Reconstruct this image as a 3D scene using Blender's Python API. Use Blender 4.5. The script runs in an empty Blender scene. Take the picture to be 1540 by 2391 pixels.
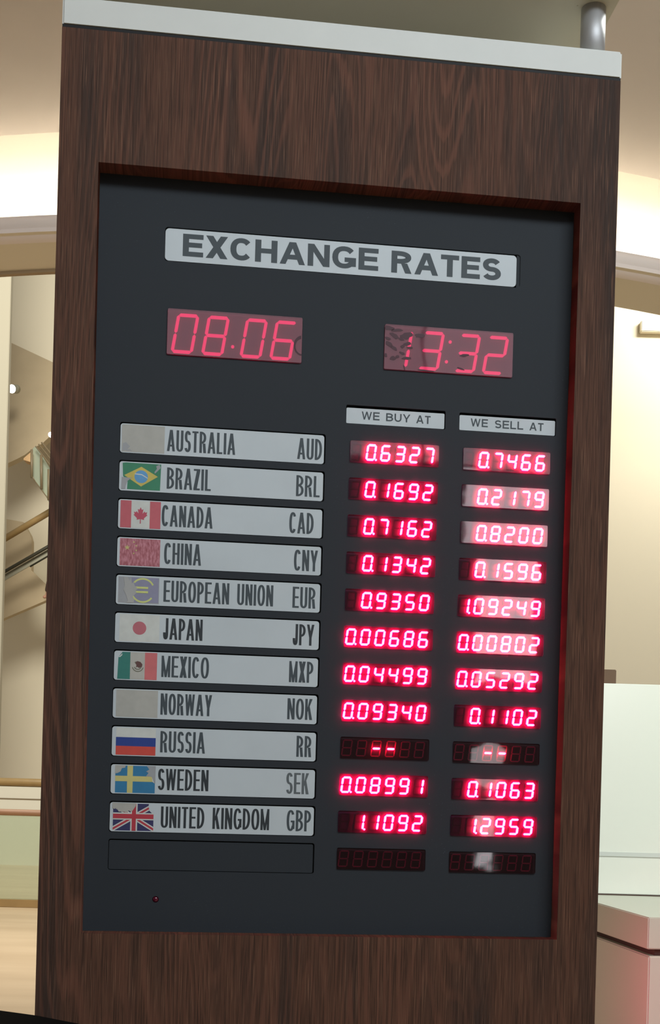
import bpy, bmesh, math, random
from mathutils import Vector, Matrix
random.seed(7)
S = bpy.context.scene
COL = S.collection
R = math.radians

# ------------------------------------------------------------------ camera
EYE = 1.45
F = 2800.0                      # focal length in pixels of the 1540 px wide frame
CY = 1837.39                    # pixel row of the horizon at the frame centre
ROLL = R(1.58953)
YAW = R(6.50016)                # how far the kiosk is turned from the view axis
KX, KY = -0.0030017, 1.548842   # where the kiosk front stands
cd = bpy.data.cameras.new('camera')
cd.sensor_fit = 'HORIZONTAL'
cd.sensor_width = 36.0
cd.lens = 36.0 * F / 1540.0
cd.shift_y = (CY - 1195.5) / 1540.0
cd.clip_start = 0.02
cam = bpy.data.objects.new('camera', cd)
COL.objects.link(cam)
c_, s_ = math.cos(ROLL), math.sin(ROLL)
cam.matrix_world = Matrix(((c_, -s_, 0, 0), (0, 0, -1, 0), (s_, c_, 0, EYE), (0, 0, 0, 1)))
S.camera = cam

# ------------------------------------------------------------------ world, lights, exposure
S.view_settings.view_transform = 'Standard'
S.view_settings.look = 'None'
S.view_settings.gamma = 1.0
S.view_settings.use_curve_mapping = False
S.view_settings.exposure = 0.0
S.cycles.max_bounces = 8
S.cycles.sample_clamp_indirect = 6.0
w = bpy.data.worlds.new('world')
S.world = w
w.use_nodes = True
w.node_tree.nodes['Background'].inputs[0].default_value = (1.0, 0.94, 0.85, 1)
w.node_tree.nodes['Background'].inputs[1].default_value = 0.26


def area(name, loc, target, sx, sy, power, color, spread=180):
    l = bpy.data.lights.new(name, 'AREA')
    l.shape = 'RECTANGLE'
    l.size, l.size_y = sx, sy
    l.energy = power
    l.color = color
    l.spread = R(spread)
    o = bpy.data.objects.new(name, l)
    COL.objects.link(o)
    o.location = loc
    d = Vector(target) - Vector(loc)
    o.rotation_euler = d.to_track_quat('-Z', 'Y').to_euler()
    return o


# ceiling luminaires of the hall behind the viewer: cool daylight white
area('hall_ceiling_lamp', (1.5, -1.7, 4.4), (0.0, 1.6, 1.9), 3.2, 1.2, 175, (0.84, 0.94, 1.0))
# tall glazed front of the hall, 6 m behind the viewer; it mirrors in the board's windows


def glazing(name, x0, x1, z0, z1, radiance, color):
    a = (x1 - x0) * (z1 - z0)
    return area(name, ((x0 + x1) / 2, -6.0, EYE + (z0 + z1) / 2), ((x0 + x1) / 2, 0.0, EYE + (z0 + z1) / 2), x1 - x0, z1 - z0, radiance * math.pi * a, color)


glazing('front_glazing', 0.0, 2.40, 2.58, 3.95, 1.0, (1.0, 0.84, 0.90))
glazing('front_glazing', 2.44, 3.70, 2.58, 3.95, 1.3, (1.0, 0.86, 0.92))
glazing('front_glazing', 2.78, 3.60, 1.95, 2.54, 3.6, (1.0, 0.95, 1.0))
glazing('front_glazing', 2.93, 3.42, 0.885, 1.90, 4.2, (1.0, 0.95, 1.0))
glazing('front_glazing', 2.92, 3.17, 0.02, 0.36, 2.6, (1.0, 0.97, 0.97))
glazing('front_glazing', 2.95, 3.14, -0.42, -0.08, 3.2, (0.97, 0.97, 1.0))
glazing('front_glazing', 3.02, 3.10, -0.62, -0.46, 4.0, (0.97, 0.97, 1.0))
# lamps of the atrium beyond the kiosk
area('atrium_lamp', (-4.0, 12.5, 12.0), (-5.5, 27, 5.0), 4, 4, 1850, (1.0, 0.95, 0.83))
area('atrium_floor_lamp', (-2.5, 9.5, 3.8), (-2.5, 10.5, 0.0), 2.5, 2.5, 170, (1.0, 0.92, 0.84))
area('wall_washer', (3.1, 7.6, 5.6), (2.9, 9.0, 4.3), 1.2, 0.3, 88, (1.0, 0.96, 0.87))
area('counter_lamp', (1.5, 2.4, 3.8), (1.25, 3.9, 1.5), 0.8, 0.5, 74, (0.95, 1.0, 0.93))


# ------------------------------------------------------------------ helpers
def pt(x, y, depth):
    """point seen at pixel (x, y) of the 1540x2391 frame, at a given distance"""
    dx, dy = x - 770.0, y - CY
    X = c_ * dx + s_ * dy
    Y = -s_ * dx + c_ * dy
    return Vector((X / F * depth, depth, EYE - Y / F * depth))


class NT:
    def __init__(self, name):
        self.m = bpy.data.materials.new(name)
        self.m.use_nodes = True
        self.t = self.m.node_tree
        self.b = self.t.nodes['Principled BSDF']
        self.out = self.t.nodes['Material Output']

    def n(self, kind, **kw):
        o = self.t.nodes.new(kind)
        for k, v in kw.items():
            if k in ('operation', 'blend_type', 'data_type', 'noise_dimensions', 'wave_type', 'bands_direction', 'feature'):
                setattr(o, k, v)
        return o

    def l(self, a, b):
        self.t.links.new(a, b)


def mat(name, col, rough=0.5, metal=0.0, spec=0.5, emit=None, strength=1.0, var=0.0, vscale=8.0, bump=0.0, bscale=200.0, coat=0.0):
    q = NT(name)
    b = q.b
    b.inputs['Base Color'].default_value = (*col, 1)
    b.inputs['Roughness'].default_value = rough
    b.inputs['Metallic'].default_value = metal
    b.inputs['Specular IOR Level'].default_value = spec
    b.inputs['Coat Weight'].default_value = coat
    if emit:
        b.inputs['Emission Color'].default_value = (*emit, 1)
        b.inputs['Emission Strength'].default_value = strength
    if var > 0:
        tc = q.n('ShaderNodeTexCoord')
        no = q.n('ShaderNodeTexNoise')
        no.inputs['Scale'].default_value = vscale
        no.inputs['Detail'].default_value = 4
        q.l(tc.outputs['Object'], no.inputs['Vector'])
        mr = q.n('ShaderNodeMapRange')
        mr.inputs[1].default_value = 0.3
        mr.inputs[2].default_value = 0.7
        mr.inputs[3].default_value = 1 - var
        mr.inputs[4].default_value = 1 + var
        q.l(no.outputs[0], mr.inputs[0])
        mx = q.n('ShaderNodeMix', data_type='RGBA', blend_type='MULTIPLY')
        mx.inputs[0].default_value = 1
        mx.inputs[6].default_value = (*col, 1)
        q.l(mr.outputs[0], mx.inputs[7])
        q.l(mx.outputs[2], b.inputs['Base Color'])
    if bump > 0:
        tc = q.n('ShaderNodeTexCoord')
        no = q.n('ShaderNodeTexNoise')
        no.inputs['Scale'].default_value = bscale
        q.l(tc.outputs['Object'], no.inputs['Vector'])
        bp = q.n('ShaderNodeBump')
        bp.inputs['Strength'].default_value = bump
        bp.inputs['Distance'].default_value = 0.002
        q.l(no.outputs[0], bp.inputs['Height'])
        q.l(bp.outputs[0], b.inputs['Normal'])
    return q.m


def srgb(r, g, b):
    f = lambda v: ((v / 255 + 0.055) / 1.055) ** 2.4 if v > 10 else v / 255 / 12.92
    return (f(r), f(g), f(b))


def obj(name, bm, m, parent=None, smooth=False):
    me = bpy.data.meshes.new(name)
    bmesh.ops.recalc_face_normals(bm, faces=bm.faces[:])
    bm.to_mesh(me)
    bm.free()
    for k in (m if isinstance(m, (list, tuple)) else [m]):
        me.materials.append(k)
    if smooth:
        for p in me.polygons:
            p.use_smooth = True
    o = bpy.data.objects.new(name, me)
    COL.objects.link(o)
    if parent:
        o.parent = parent
    return o


def thing(name, label, cat, loc=(0, 0, 0), rotz=0.0, group=None):
    o = bpy.data.objects.new(name, None)
    o.empty_display_size = 0.1
    COL.objects.link(o)
    o.location = loc
    o.rotation_euler = (0, 0, rotz)
    tag(o, label, cat, group)
    return o


def tag(o, label, cat, group=None):
    o['label'] = label
    o['category'] = cat
    if group:
        o['group'] = group
    return o


def struct(o, label=None):
    o['kind'] = 'structure'
    if label:
        o['label'] = label
    return o


def box(bm, x0, x1, y0, y1, z0, z1, mi=0, bev=0.0):
    vs = [bm.verts.new((x, y, z)) for x in (x0, x1) for y in (y0, y1) for z in (z0, z1)]
    fs = [bm.faces.new([vs[i] for i in q]) for q in ((0, 1, 3, 2), (4, 6, 7, 5), (0, 4, 5, 1), (2, 3, 7, 6), (0, 2, 6, 4), (1, 5, 7, 3))]
    for f in fs:
        f.material_index = mi
    if bev > 0:
        es = list({e for f in fs for e in f.edges})
        bmesh.ops.bevel(bm, geom=es, offset=bev, segments=2, affect='EDGES')
    return bm


def new(keep=False):
    return bmesh.new()


def tube(bm, p0, p1, r0, r1=None, n=16):
    p0, p1 = Vector(p0), Vector(p1)
    r1 = r0 if r1 is None else r1
    d = (p1 - p0).normalized()
    a = d.orthogonal().normalized()
    b = d.cross(a)
    A, B = [], []
    for i in range(n):
        t = 2 * math.pi * i / n
        v = a * math.cos(t) + b * math.sin(t)
        A.append(bm.verts.new(p0 + v * r0))
        B.append(bm.verts.new(p1 + v * r1))
    for i in range(n):
        j = (i + 1) % n
        bm.faces.new((A[i], A[j], B[j], B[i]))
    bm.faces.new(A[::-1])
    bm.faces.new(B)
    return bm


def prism(bm, poly, dy, mi=0):
    """poly: list of 3-D points; extruded along +Y by dy"""
    a = [bm.verts.new(p) for p in poly]
    b = [bm.verts.new((p[0], p[1] + dy, p[2])) for p in poly]
    n = len(a)
    fs = [bm.faces.new(a), bm.faces.new(b[::-1])]
    for i in range(n):
        j = (i + 1) % n
        fs.append(bm.faces.new((a[i], b[i], b[j], a[j])))
    for f in fs:
        f.material_index = mi
    return bm


def round_rect(u0, u1, v0, v1, r, n=5):
    pts = []
    for cx, cz, a0 in ((u1 - r, v1 - r, 0), (u0 + r, v1 - r, 90), (u0 + r, v0 + r, 180), (u1 - r, v0 + r, 270)):
        for i in range(n + 1):
            a = R(a0 + 90 * i / n)
            pts.append((cx + r * math.cos(a), cz + r * math.sin(a)))
    return pts


def slab(bm, pts2, d0, d1, mi=0):
    """pts2 in (u, v); solid between depths d0 and d1 (local kiosk frame)"""
    return prism(bm, [(p[0], d0, p[1] + EYE) for p in pts2], d1 - d0, mi)


def film(bm, pts2, d, mi=0):
    f = bm.faces.new([bm.verts.new((p[0], d, p[1] + EYE)) for p in pts2])
    f.material_index = mi
    f.normal_update()
    if f.normal.y > 0:
        f.normal_flip()
    return f


def plate_with_holes(name, outer, holes, d0, d1, m, parent):
    """flat plate cut with openings, made as a filled 2-D curve and turned into a mesh"""
    cu = bpy.data.curves.new('outline', 'CURVE')
    cu.dimensions = '2D'
    cu.fill_mode = 'BOTH'
    for loop in [outer] + holes:
        sp = cu.splines.new('POLY')
        sp.points.add(len(loop) - 1)
        for p, q in zip(sp.points, loop):
            p.co = (q[0], q[1], 0, 1)
        sp.use_cyclic_u = True
    cu.extrude = (d1 - d0) / 2
    t = bpy.data.objects.new('outline', cu)
    COL.objects.link(t)
    dg = bpy.context.evaluated_depsgraph_get()
    me = bpy.data.meshes.new_from_object(t.evaluated_get(dg))
    bpy.data.objects.remove(t)
    bpy.data.curves.remove(cu)
    dm = (d0 + d1) / 2
    for v in me.vertices:
        x, y, z = v.co
        v.co = (x, dm - z, y + EYE)
    me.name = name
    me.materials.clear()
    me.materials.append(m)
    o = bpy.data.objects.new(name, me)
    COL.objects.link(o)
    o.parent = parent
    return o


# ------------------------------------------------------------------ materials
def wood_material():
    q = NT('dark_wenge_veneer')
    tc = q.n('ShaderNodeTexCoord')

    def noise(sx, sz, detail=3, rough=0.5, dist=0.0):
        mp = q.n('ShaderNodeMapping')
        mp.inputs['Scale'].default_value = (sx, 1.0, sz)
        q.l(tc.outputs['Object'], mp.inputs['Vector'])
        no = q.n('ShaderNodeTexNoise')
        no.inputs['Scale'].default_value = 1.0
        no.inputs['Detail'].default_value = detail
        no.inputs['Roughness'].default_value = rough
        no.inputs['Distortion'].default_value = dist
        q.l(mp.outputs[0], no.inputs['Vector'])
        return no.outputs[0]

    def ramp(src, stops):
        r = q.n('ShaderNodeValToRGB')
        e = r.color_ramp.elements
        while len(e) < len(stops):
            e.new(0.5)
        for a, (p, c) in zip(e, stops):
            a.position = p
            a.color = (c, c, c, 1)
        q.l(src, r.inputs[0])
        return r.outputs[0]

    def math_(op, a, b):
        m_ = q.n('ShaderNodeMath', operation=op)
        for i, v in enumerate((a, b)):
            if isinstance(v, (int, float)):
                m_.inputs[i].default_value = v
            else:
                q.l(v, m_.inputs[i])
        return m_.outputs[0]

    field = noise(6.5, 0.65, 2, 0.45, 0.25)
    jit = noise(160.0, 5.0, 2)
    rings = math_('FRACT', math_('ADD', math_('MULTIPLY', field, 46.0), math_('MULTIPLY', jit, 0.55)), 0)
    ring_line = ramp(rings, [(0.0, 0.0), (0.55, 0.0), (0.76, 1.0), (0.90, 0.9), (1.0, 0.0)])
    fig = ramp(noise(5.0, 0.9, 2, 0.5, 0.2), [(0.44, 0.15), (0.58, 1.0)])       # where the grain is figured
    fibre = ramp(noise(620.0, 11.0, 2, 0.6), [(0.47, 0.0), (0.62, 1.0)])
    hair = ramp(noise(820.0, 13.0, 2, 0.6), [(0.57, 0.0), (0.67, 1.0)])
    dark = ramp(noise(16.0, 1.6, 3, 0.55), [(0.48, 0.0), (0.66, 1.0)])
    base = q.n('ShaderNodeMix', data_type='RGBA')
    base.inputs[6].default_value = (*srgb(92, 64, 51), 1)
    base.inputs[7].default_value = (*srgb(64, 51, 45), 1)
    q.l(dark, base.inputs[0])
    m1 = q.n('ShaderNodeMix', data_type='RGBA')
    q.l(base.outputs[2], m1.inputs[6])
    m1.inputs[7].default_value = (*srgb(58, 42, 35), 1)
    q.l(math_('MULTIPLY', fibre, 0.75), m1.inputs[0])
    m2 = q.n('ShaderNodeMix', data_type='RGBA')
    q.l(m1.outputs[2], m2.inputs[6])
    m2.inputs[7].default_value = (*srgb(116, 77, 62), 1)
    q.l(math_('MULTIPLY', math_('MULTIPLY', ring_line, fig), 0.6), m2.inputs[0])
    m3 = q.n('ShaderNodeMix', data_type='RGBA')
    q.l(m2.outputs[2], m3.inputs[6])
    m3.inputs[7].default_value = (*srgb(138, 102, 82), 1)
    q.l(math_('MULTIPLY', hair, 0.5), m3.inputs[0])
    q.l(m3.outputs[2], q.b.inputs['Base Color'])
    q.b.inputs['Roughness'].default_value = 0.6
    q.b.inputs['Specular IOR Level'].default_value = 0.12
    bp = q.n('ShaderNodeBump')
    bp.inputs['Strength'].default_value = 0.25
    bp.inputs['Distance'].default_value = 0.001
    q.l(fibre, bp.inputs['Height'])
    q.l(bp.outputs[0], q.b.inputs['Normal'])
    return q.m


def dusty_black():
    """satin charcoal face sheet with a fine grain and a scatter of dust specks"""
    q = NT('charcoal_face_sheet')
    tc = q.n('ShaderNodeTexCoord')
    no = q.n('ShaderNodeTexNoise')
    no.inputs['Scale'].default_value = 700
    no.inputs['Detail'].default_value = 2
    q.l(tc.outputs['Object'], no.inputs['Vector'])
    r = q.n('ShaderNodeValToRGB')
    r.color_ramp.elements[0].position = 0.70
    r.color_ramp.elements[1].position = 0.78
    q.l(no.outputs[0], r.inputs[0])
    n2 = q.n('ShaderNodeTexNoise')
    n2.inputs['Scale'].default_value = 9
    q.l(tc.outputs['Object'], n2.inputs['Vector'])
    r2 = q.n('ShaderNodeValToRGB')
    r2.color_ramp.elements[0].position = 0.45
    r2.color_ramp.elements[1].position = 0.7
    q.l(n2.outputs[0], r2.inputs[0])
    mu = q.n('ShaderNodeMath', operation='MULTIPLY')
    q.l(r.outputs[0], mu.inputs[0])
    q.l(r2.outputs[0], mu.inputs[1])
    mx = q.n('ShaderNodeMix', data_type='RGBA')
    mx.inputs[6].default_value = (0.033, 0.0385, 0.0455, 1)
    mx.inputs[7].default_value = (0.10, 0.11, 0.13, 1)
    q.l(mu.outputs[0], mx.inputs[0])
    q.l(mx.outputs[2], q.b.inputs['Base Color'])
    q.b.inputs['Roughness'].default_value = 0.6
    q.b.inputs['Specular IOR Level'].default_value = 0.128
    bp = q.n('ShaderNodeBump')
    bp.inputs['Strength'].default_value = 0.12
    bp.inputs['Distance'].default_value = 0.0005
    n3 = q.n('ShaderNodeTexNoise')
    n3.inputs['Scale'].default_value = 1500
    q.l(tc.outputs['Object'], n3.inputs['Vector'])
    q.l(n3.outputs[0], bp.inputs['Height'])
    q.l(bp.outputs[0], q.b.inputs['Normal'])
    return q.m


def pane_material(name, tint, haze, haze_col, wave=0.0, blotch=None):
    """clear acrylic: tinted see-through, mirror gloss on top, some milky haze in the film behind it"""
    q = NT(name)
    q.t.nodes.remove(q.b)
    tr = q.n('ShaderNodeBsdfTransparent')
    tr.inputs[0].default_value = (*tint, 1)
    df = q.n('ShaderNodeBsdfDiffuse')
    df.inputs[0].default_value = (*haze_col, 1)
    m1 = q.n('ShaderNodeMixShader')
    m1.inputs[0].default_value = haze
    q.l(tr.outputs[0], m1.inputs[1])
    q.l(df.outputs[0], m1.inputs[2])
    gl = q.n('ShaderNodeBsdfGlossy')
    gl.inputs['Roughness'].default_value = 0.03
    fr = q.n('ShaderNodeFresnel')
    fr.inputs[0].default_value = 1.6
    m2 = q.n('ShaderNodeMixShader')
    q.l(fr.outputs[0], m2.inputs[0])
    q.l(m1.outputs[0], m2.inputs[1])
    q.l(gl.outputs[0], m2.inputs[2])
    q.l(m2.outputs[0], q.out.inputs['Surface'])
    tc = q.n('ShaderNodeTexCoord')
    if wave:
        no = q.n('ShaderNodeTexNoise')
        no.inputs['Scale'].default_value = 22
        no.inputs['Detail'].default_value = 1
        q.l(tc.outputs['Object'], no.inputs['Vector'])
        bp = q.n('ShaderNodeBump')
        bp.inputs['Strength'].default_value = wave
        bp.inputs['Distance'].default_value = 0.004
        q.l(no.outputs[0], bp.inputs['Height'])
        q.l(bp.outputs[0], gl.inputs['Normal'])
    return q.m


M = {}
M['wood'] = wood_material()
M['cap'] = mat('white_laminate', srgb(215, 217, 212), 0.45, var=0.02, vscale=20)
M['steel'] = mat('brushed_steel', (0.55, 0.55, 0.56), 0.58, metal=0.8, bump=0.05, bscale=300)
M['face'] = dusty_black()
M['black'] = mat('matt_black', (0.008, 0.008, 0.009), 0.6, spec=0.3)
M['plate'] = mat('grey_plastic_strip', srgb(198, 207, 212), 0.42, spec=0.4, var=0.035, vscale=14)
M['ink'] = mat('grey_ink', srgb(62, 72, 78), 0.6)
M['ink_dark'] = mat('dark_ink', srgb(40, 47, 52), 0.6)
M['ink_pale'] = mat('faded_ink', srgb(92, 100, 104), 0.6)
M['led_bed'] = mat('red_led_bed', (0.052, 0.002, 0.028), 0.5, spec=0.2)
M['led_bed_dark'] = mat('dark_red_led_bed', (0.022, 0.003, 0.007), 0.5, spec=0.2)
M['led_off_dim'] = mat('dim_unlit_segment', (0.030, 0.001, 0.015), 0.5, spec=0.2)
M['led_off'] = mat('unlit_red_segment', (0.22, 0.012, 0.045), 0.5, spec=0.2)
M['led_on'] = mat('lit_red_segment', (0.2, 0.02, 0.04), 0.5, emit=(1.0, 0.012, 0.11), strength=100)
M['led_clock'] = mat('lit_clock_segment', (0.2, 0.02, 0.04), 0.5, emit=(1.0, 0.008, 0.19), strength=1.5)
M['clock_bed'] = mat('clock_bed', (0.17, 0.03, 0.05), 0.5, spec=0.2)
M['pane'] = pane_material('rate_window_acrylic', (0.97, 0.90, 0.92), 0.004, (0.5, 0.3, 0.33), 0.05)
M['clock_pane'] = pane_material('clock_window_film', (0.92, 0.70, 0.75), 0.24, (0.42, 0.19, 0.25), 0.03)
M['wet_film'] = mat('wetted_film_patch', (0.055, 0.004, 0.014), 0.4, spec=.25)
M['lens'] = mat('red_sensor_lens', (0.10, 0.004, 0.02), 0.08, spec=0.7)

# ------------------------------------------------------------------ lettering
ADV = dict(A=.722, B=.722, C=.722, D=.722, E=.667, G=.778, H=.722, I=.278, J=.556, K=.722, L=.611, M=.833, N=.722, O=.778,
           P=.667, R=.722, S=.667, T=.611, U=.722, W=.944, X=.667, Y=.667, Z=.611)


def glyph(ch, w, sv, sh):
    """capital letter as filled quads; height 1, width w, stem sv, bar sh"""
    P = []
    lay = [0]

    def add(q):
        P.append((q, lay[0]))
        lay[0] += 1

    def rect(x0, y0, x1, y1):
        add([(x0, y0), (x1, y0), (x1, y1), (x0, y1)])

    def bar(xb, yb, xt, yt, t):      # slanted bar of horizontal width t
        add([(xb, yb), (xb + t, yb), (xt + t, yt), (xt, yt)])

    def stroke(pts):
        L, Rr = [], []
        n = len(pts)
        for i, p in enumerate(pts):
            a = pts[max(i - 1, 0)]
            b = pts[min(i + 1, n - 1)]
            tx, ty = b[0] - a[0], b[1] - a[1]
            k = math.hypot(tx, ty) or 1
            nx, ny = -ty / k, tx / k
            h = (sv * nx * nx + sh * ny * ny) / 2
            L.append((p[0] + nx * h, p[1] + ny * h))
            Rr.append((p[0] - nx * h, p[1] - ny * h))
        for i in range(n - 1):
            P.append(([L[i], Rr[i], Rr[i + 1], L[i + 1]], lay[0]))
        lay[0] += 1

    def arc(cx, cy, rx, ry, a0, a1, e=2.25, n=22):
        o = []
        for i in range(n + 1):
            a = R(a0 + (a1 - a0) * i / n)
            c, s = math.cos(a), math.sin(a)
            o.append((cx + rx * math.copysign(abs(c) ** (2 / e), c), cy + ry * math.copysign(abs(s) ** (2 / e), s)))
        return o

    def bowl(x0, y0, y1):
        ry = (y1 - y0 - sh) / 2
        rx = min(w - sv / 2 - x0, max(ry, (w - x0) * 0.55))
        cx = w - sv / 2 - rx
        stroke([(x0, y1 - sh / 2)] + arc(cx, (y0 + y1) / 2, rx, ry, 90, -90) + [(x0, y0 + sh / 2)])

    hx, hy = (w - sv) / 2, (1 - sh) / 2
    d = sv * 1.06
    if ch == 'A':
        d *= .94
        bar(0, 0, w / 2 - d * .56, 1, d)
        bar(w - d, 0, w / 2 - d * .44, 1, d)
        k = .22
        rect(w * .5 * k * 1.0 + sv * .5, k, w - w * .5 * k - sv * .5, k + sh)
    elif ch == 'B':
        rect(0, 0, sv, 1)
        bowl(sv * .5, 0, .5 + sh * .5 + .02)
        w0 = w
        w = w * .94
        bowl(sv * .5, .5 - sh * .5 + .02, 1)
        w = w0
    elif ch in 'CG':
        stroke(arc(w / 2, .5, hx, hy, 38 if ch == 'C' else 36, 322 if ch == 'C' else 330))
        if ch == 'G':
            rect(w - sv * .95, .10, w - .0, .5)
            rect(w * .52, .5 - sh * .95, w, .5)
    elif ch == 'D':
        rect(0, 0, sv, 1)
        bowl(sv * .5, 0, 1)
    elif ch == 'E':
        rect(0, 0, sv, 1)
        rect(sv, 1 - sh, w, 1)
        rect(sv, .5 - sh * .42, w * .94, .5 + sh * .58)
        rect(sv, 0, w, sh)
    elif ch == 'H':
        rect(0, 0, sv, 1)
        rect(w - sv, 0, w, 1)
        rect(sv, .5 - sh * .45, w - sv, .5 + sh * .55)
    elif ch == 'I':
        rect(0, 0, w, 1)
    elif ch == 'J':
        stroke([(w - sv / 2, 1), (w - sv / 2, .3)] + arc(w / 2, .3, hx, .3 - sh / 2, 0, -180) + [(sv / 2, .33)])
    elif ch == 'K':
        rect(0, 0, sv, 1)
        add([(sv * .9, .34), (sv * .9, .34 + .2), (w - d * 1.15, 1), (w - .005, 1)])
        add([(sv + (w - sv) * .06, .47), (sv + (w - sv) * .42, .66), (w, 0), (w - d * 1.12, 0)])
    elif ch == 'L':
        rect(0, 0, sv, 1)
        rect(sv, 0, w, sh)
    elif ch == 'M':
        rect(0, 0, sv * .92, 1)
        rect(w - sv * .92, 0, w, 1)
        d *= .8
        bar(w / 2 - d * .5, 0, 0, 1, d)
        bar(w / 2 - d * .5, 0, w - d, 1, d)
    elif ch == 'N':
        rect(0, 0, sv * .95, 1)
        rect(w - sv * .95, 0, w, 1)
        bar(w - d, 0, 0, 1, d)
    elif ch == 'O':
        stroke(arc(w / 2, .5, hx, hy, 0, 360, n=40))
    elif ch == 'P':
        rect(0, 0, sv, 1)
        bowl(sv * .5, .40, 1)
    elif ch == 'R':
        rect(0, 0, sv, 1)
        w0 = w
        w = w * .95
        bowl(sv * .5, .43, 1)
        w = w0
        bar(w - d * 1.08, 0, w * .46, .45, d * 1.02)
    elif ch == 'S':
        ry = (1 - sh) / 4
        up = arc(w / 2, 1 - sh / 2 - ry, hx * .95, ry, 22, 262, 2.1)
        lo = arc(w / 2, sh / 2 + ry, hx, ry, 82, -160, 2.1)
        stroke(up + lo)
    elif ch == 'T':
        rect(0, 1 - sh, w, 1)
        rect(w / 2 - sv / 2, 0, w / 2 + sv / 2, 1 - sh)
    elif ch == 'U':
        ry = min(.36, hx * 1.1 + .08)
        stroke([(sv / 2, 1), (sv / 2, ry + sh / 2)] + arc(w / 2, ry + sh / 2, hx, ry, 180, 360) + [(w - sv / 2, 1)])
    elif ch == 'W':
        k = w * .27
        e = d * .82
        bar(k - e / 2, 0, 0, 1, e)
        bar(k - e / 2, 0, w / 2 - e / 2, 1, e)
        bar(w - k - e / 2, 0, w / 2 - e / 2, 1, e)
        bar(w - k - e / 2, 0, w - e, 1, e)
    elif ch == 'X':
        e = d * 1.12
        bar(0, 0, w - e, 1, e)
        bar(w - e, 0, 0, 1, e)
    elif ch == 'Y':
        e = d * .95
        rect(w / 2 - sv / 2, 0, w / 2 + sv / 2, .42)
        bar(w / 2 - e / 2, .38, 0, 1, e)
        bar(w / 2 - e / 2, .38, w - e, 1, e)
    elif ch == 'Z':
        rect(0, 1 - sh, w, 1)
        rect(0, 0, w, sh)
        bar(0, sh, w - d * 1.3, 1 - sh, d * 1.3)
    return P


def word(bm, text, u0, u1, base, cap, sv, sh, d, mi=0, gap=.075, slant=0.0):
    """letters fitted between u0 and u1 on the face at depth d"""
    W = (u1 - u0) / cap
    n = len(text)
    stem_i = sv
    bw = [ADV[c] - (.02 if c in 'AY' else .07 if c in 'TWXZ' else .11) for c in text]
    free = W - gap * (n - 1) - stem_i * text.count('I')
    k = free / sum(b for b, c in zip(bw, text) if c != 'I')
    x = 0.0
    for c, b in zip(text, bw):
        wd = stem_i if c == 'I' else b * k
        for poly, k_ in glyph(c, wd, sv, sh):
            film(bm, [(u0 + (x + px) * cap, base + py * cap) for px, py in poly], d - 1e-5 * k_, mi)
        x += wd + gap


# ================================================================== THE ROOM
floor_q = NT('pale_stone_floor')
tc = floor_q.n('ShaderNodeTexCoord')
mp = floor_q.n('ShaderNodeMapping')
mp.inputs['Scale'].default_value = (0.35, 1.6, 1)
mp.inputs['Rotation'].default_value = (0, 0, R(12))
floor_q.l(tc.outputs['Object'], mp.inputs[0])
no = floor_q.n('ShaderNodeTexNoise')
no.inputs['Scale'].default_value = 1.6
no.inputs['Detail'].default_value = 5
floor_q.l(mp.outputs[0], no.inputs['Vector'])
rp = floor_q.n('ShaderNodeValToRGB')
rp.color_ramp.elements[0].position = 0.35
rp.color_ramp.elements[0].color = (*srgb(182, 160, 130), 1)
rp.color_ramp.elements[1].position = 0.65
rp.color_ramp.elements[1].color = (*srgb(196, 175, 145), 1)
floor_q.l(no.outputs[0], rp.inputs[0])
floor_q.l(rp.outputs[0], floor_q.b.inputs['Base Color'])
floor_q.b.inputs['Roughness'].default_value = 0.4
bm = new()
box(bm, -14, 14, -9, 28, -0.1, 0.0)
struct(obj('floor', bm, floor_q.m))

M['ceil'] = mat('ceiling_paint', srgb(206, 198, 192), 0.9, var=0.02, vscale=1)
M['cream'] = mat('cream_paint', srgb(226, 216, 186), 0.85, var=0.02, vscale=0.6)
M['cream_wall'] = mat('cream_wall_paint', srgb(228, 220, 198), 0.8, var=0.015, vscale=0.5)
M['bulk'] = mat('bulkhead_paint', srgb(246, 236, 234), 0.85)
M['cove_wall'] = mat('cove_wall_paint', srgb(236, 228, 210), 0.85)

CX0, CY0 = -0.525, 12.26          # axis of the curved bulkhead, behind the kiosk
R_OUT, R_IN = 6.57, 6.18
zc = EYE + 3.10                    # underside of the ceiling


def ring(profile_pts, m, name, closed=True, a0=-80, a1=80, n=96, emit_face=None, second=None, smooth=()):
    bm = bmesh.new()
    cols = []
    for i in range(n + 1):
        a = R(a0 + (a1 - a0) * i / n)
        cols.append([bm.verts.new((CX0 + r * math.sin(a), CY0 - r * math.cos(a), z)) for r, z in profile_pts])
    k = len(profile_pts)
    for i in range(n):
        for j in range(k if closed else k - 1):
            jj = (j + 1) % k
            bm.faces.new((cols[i][j], cols[i + 1][j], cols[i + 1][jj], cols[i][jj]))
    if closed:
        bm.faces.new(cols[0])
        bm.faces.new(cols[-1][::-1])
    if second is not None:
        bm.faces.ensure_lookup_table()
        for i in range(n):
            for j in range(k):
                bm.faces[i * k + j].smooth = j in smooth
                if j >= second:
                    bm.faces[i * k + j].material_index = 1
    if emit_face is not None:
        bm.faces.ensure_lookup_table()
        for i in range(n):
            bm.faces[i * k + emit_face].material_index = 1
    return obj(name, bm, m)


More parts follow.
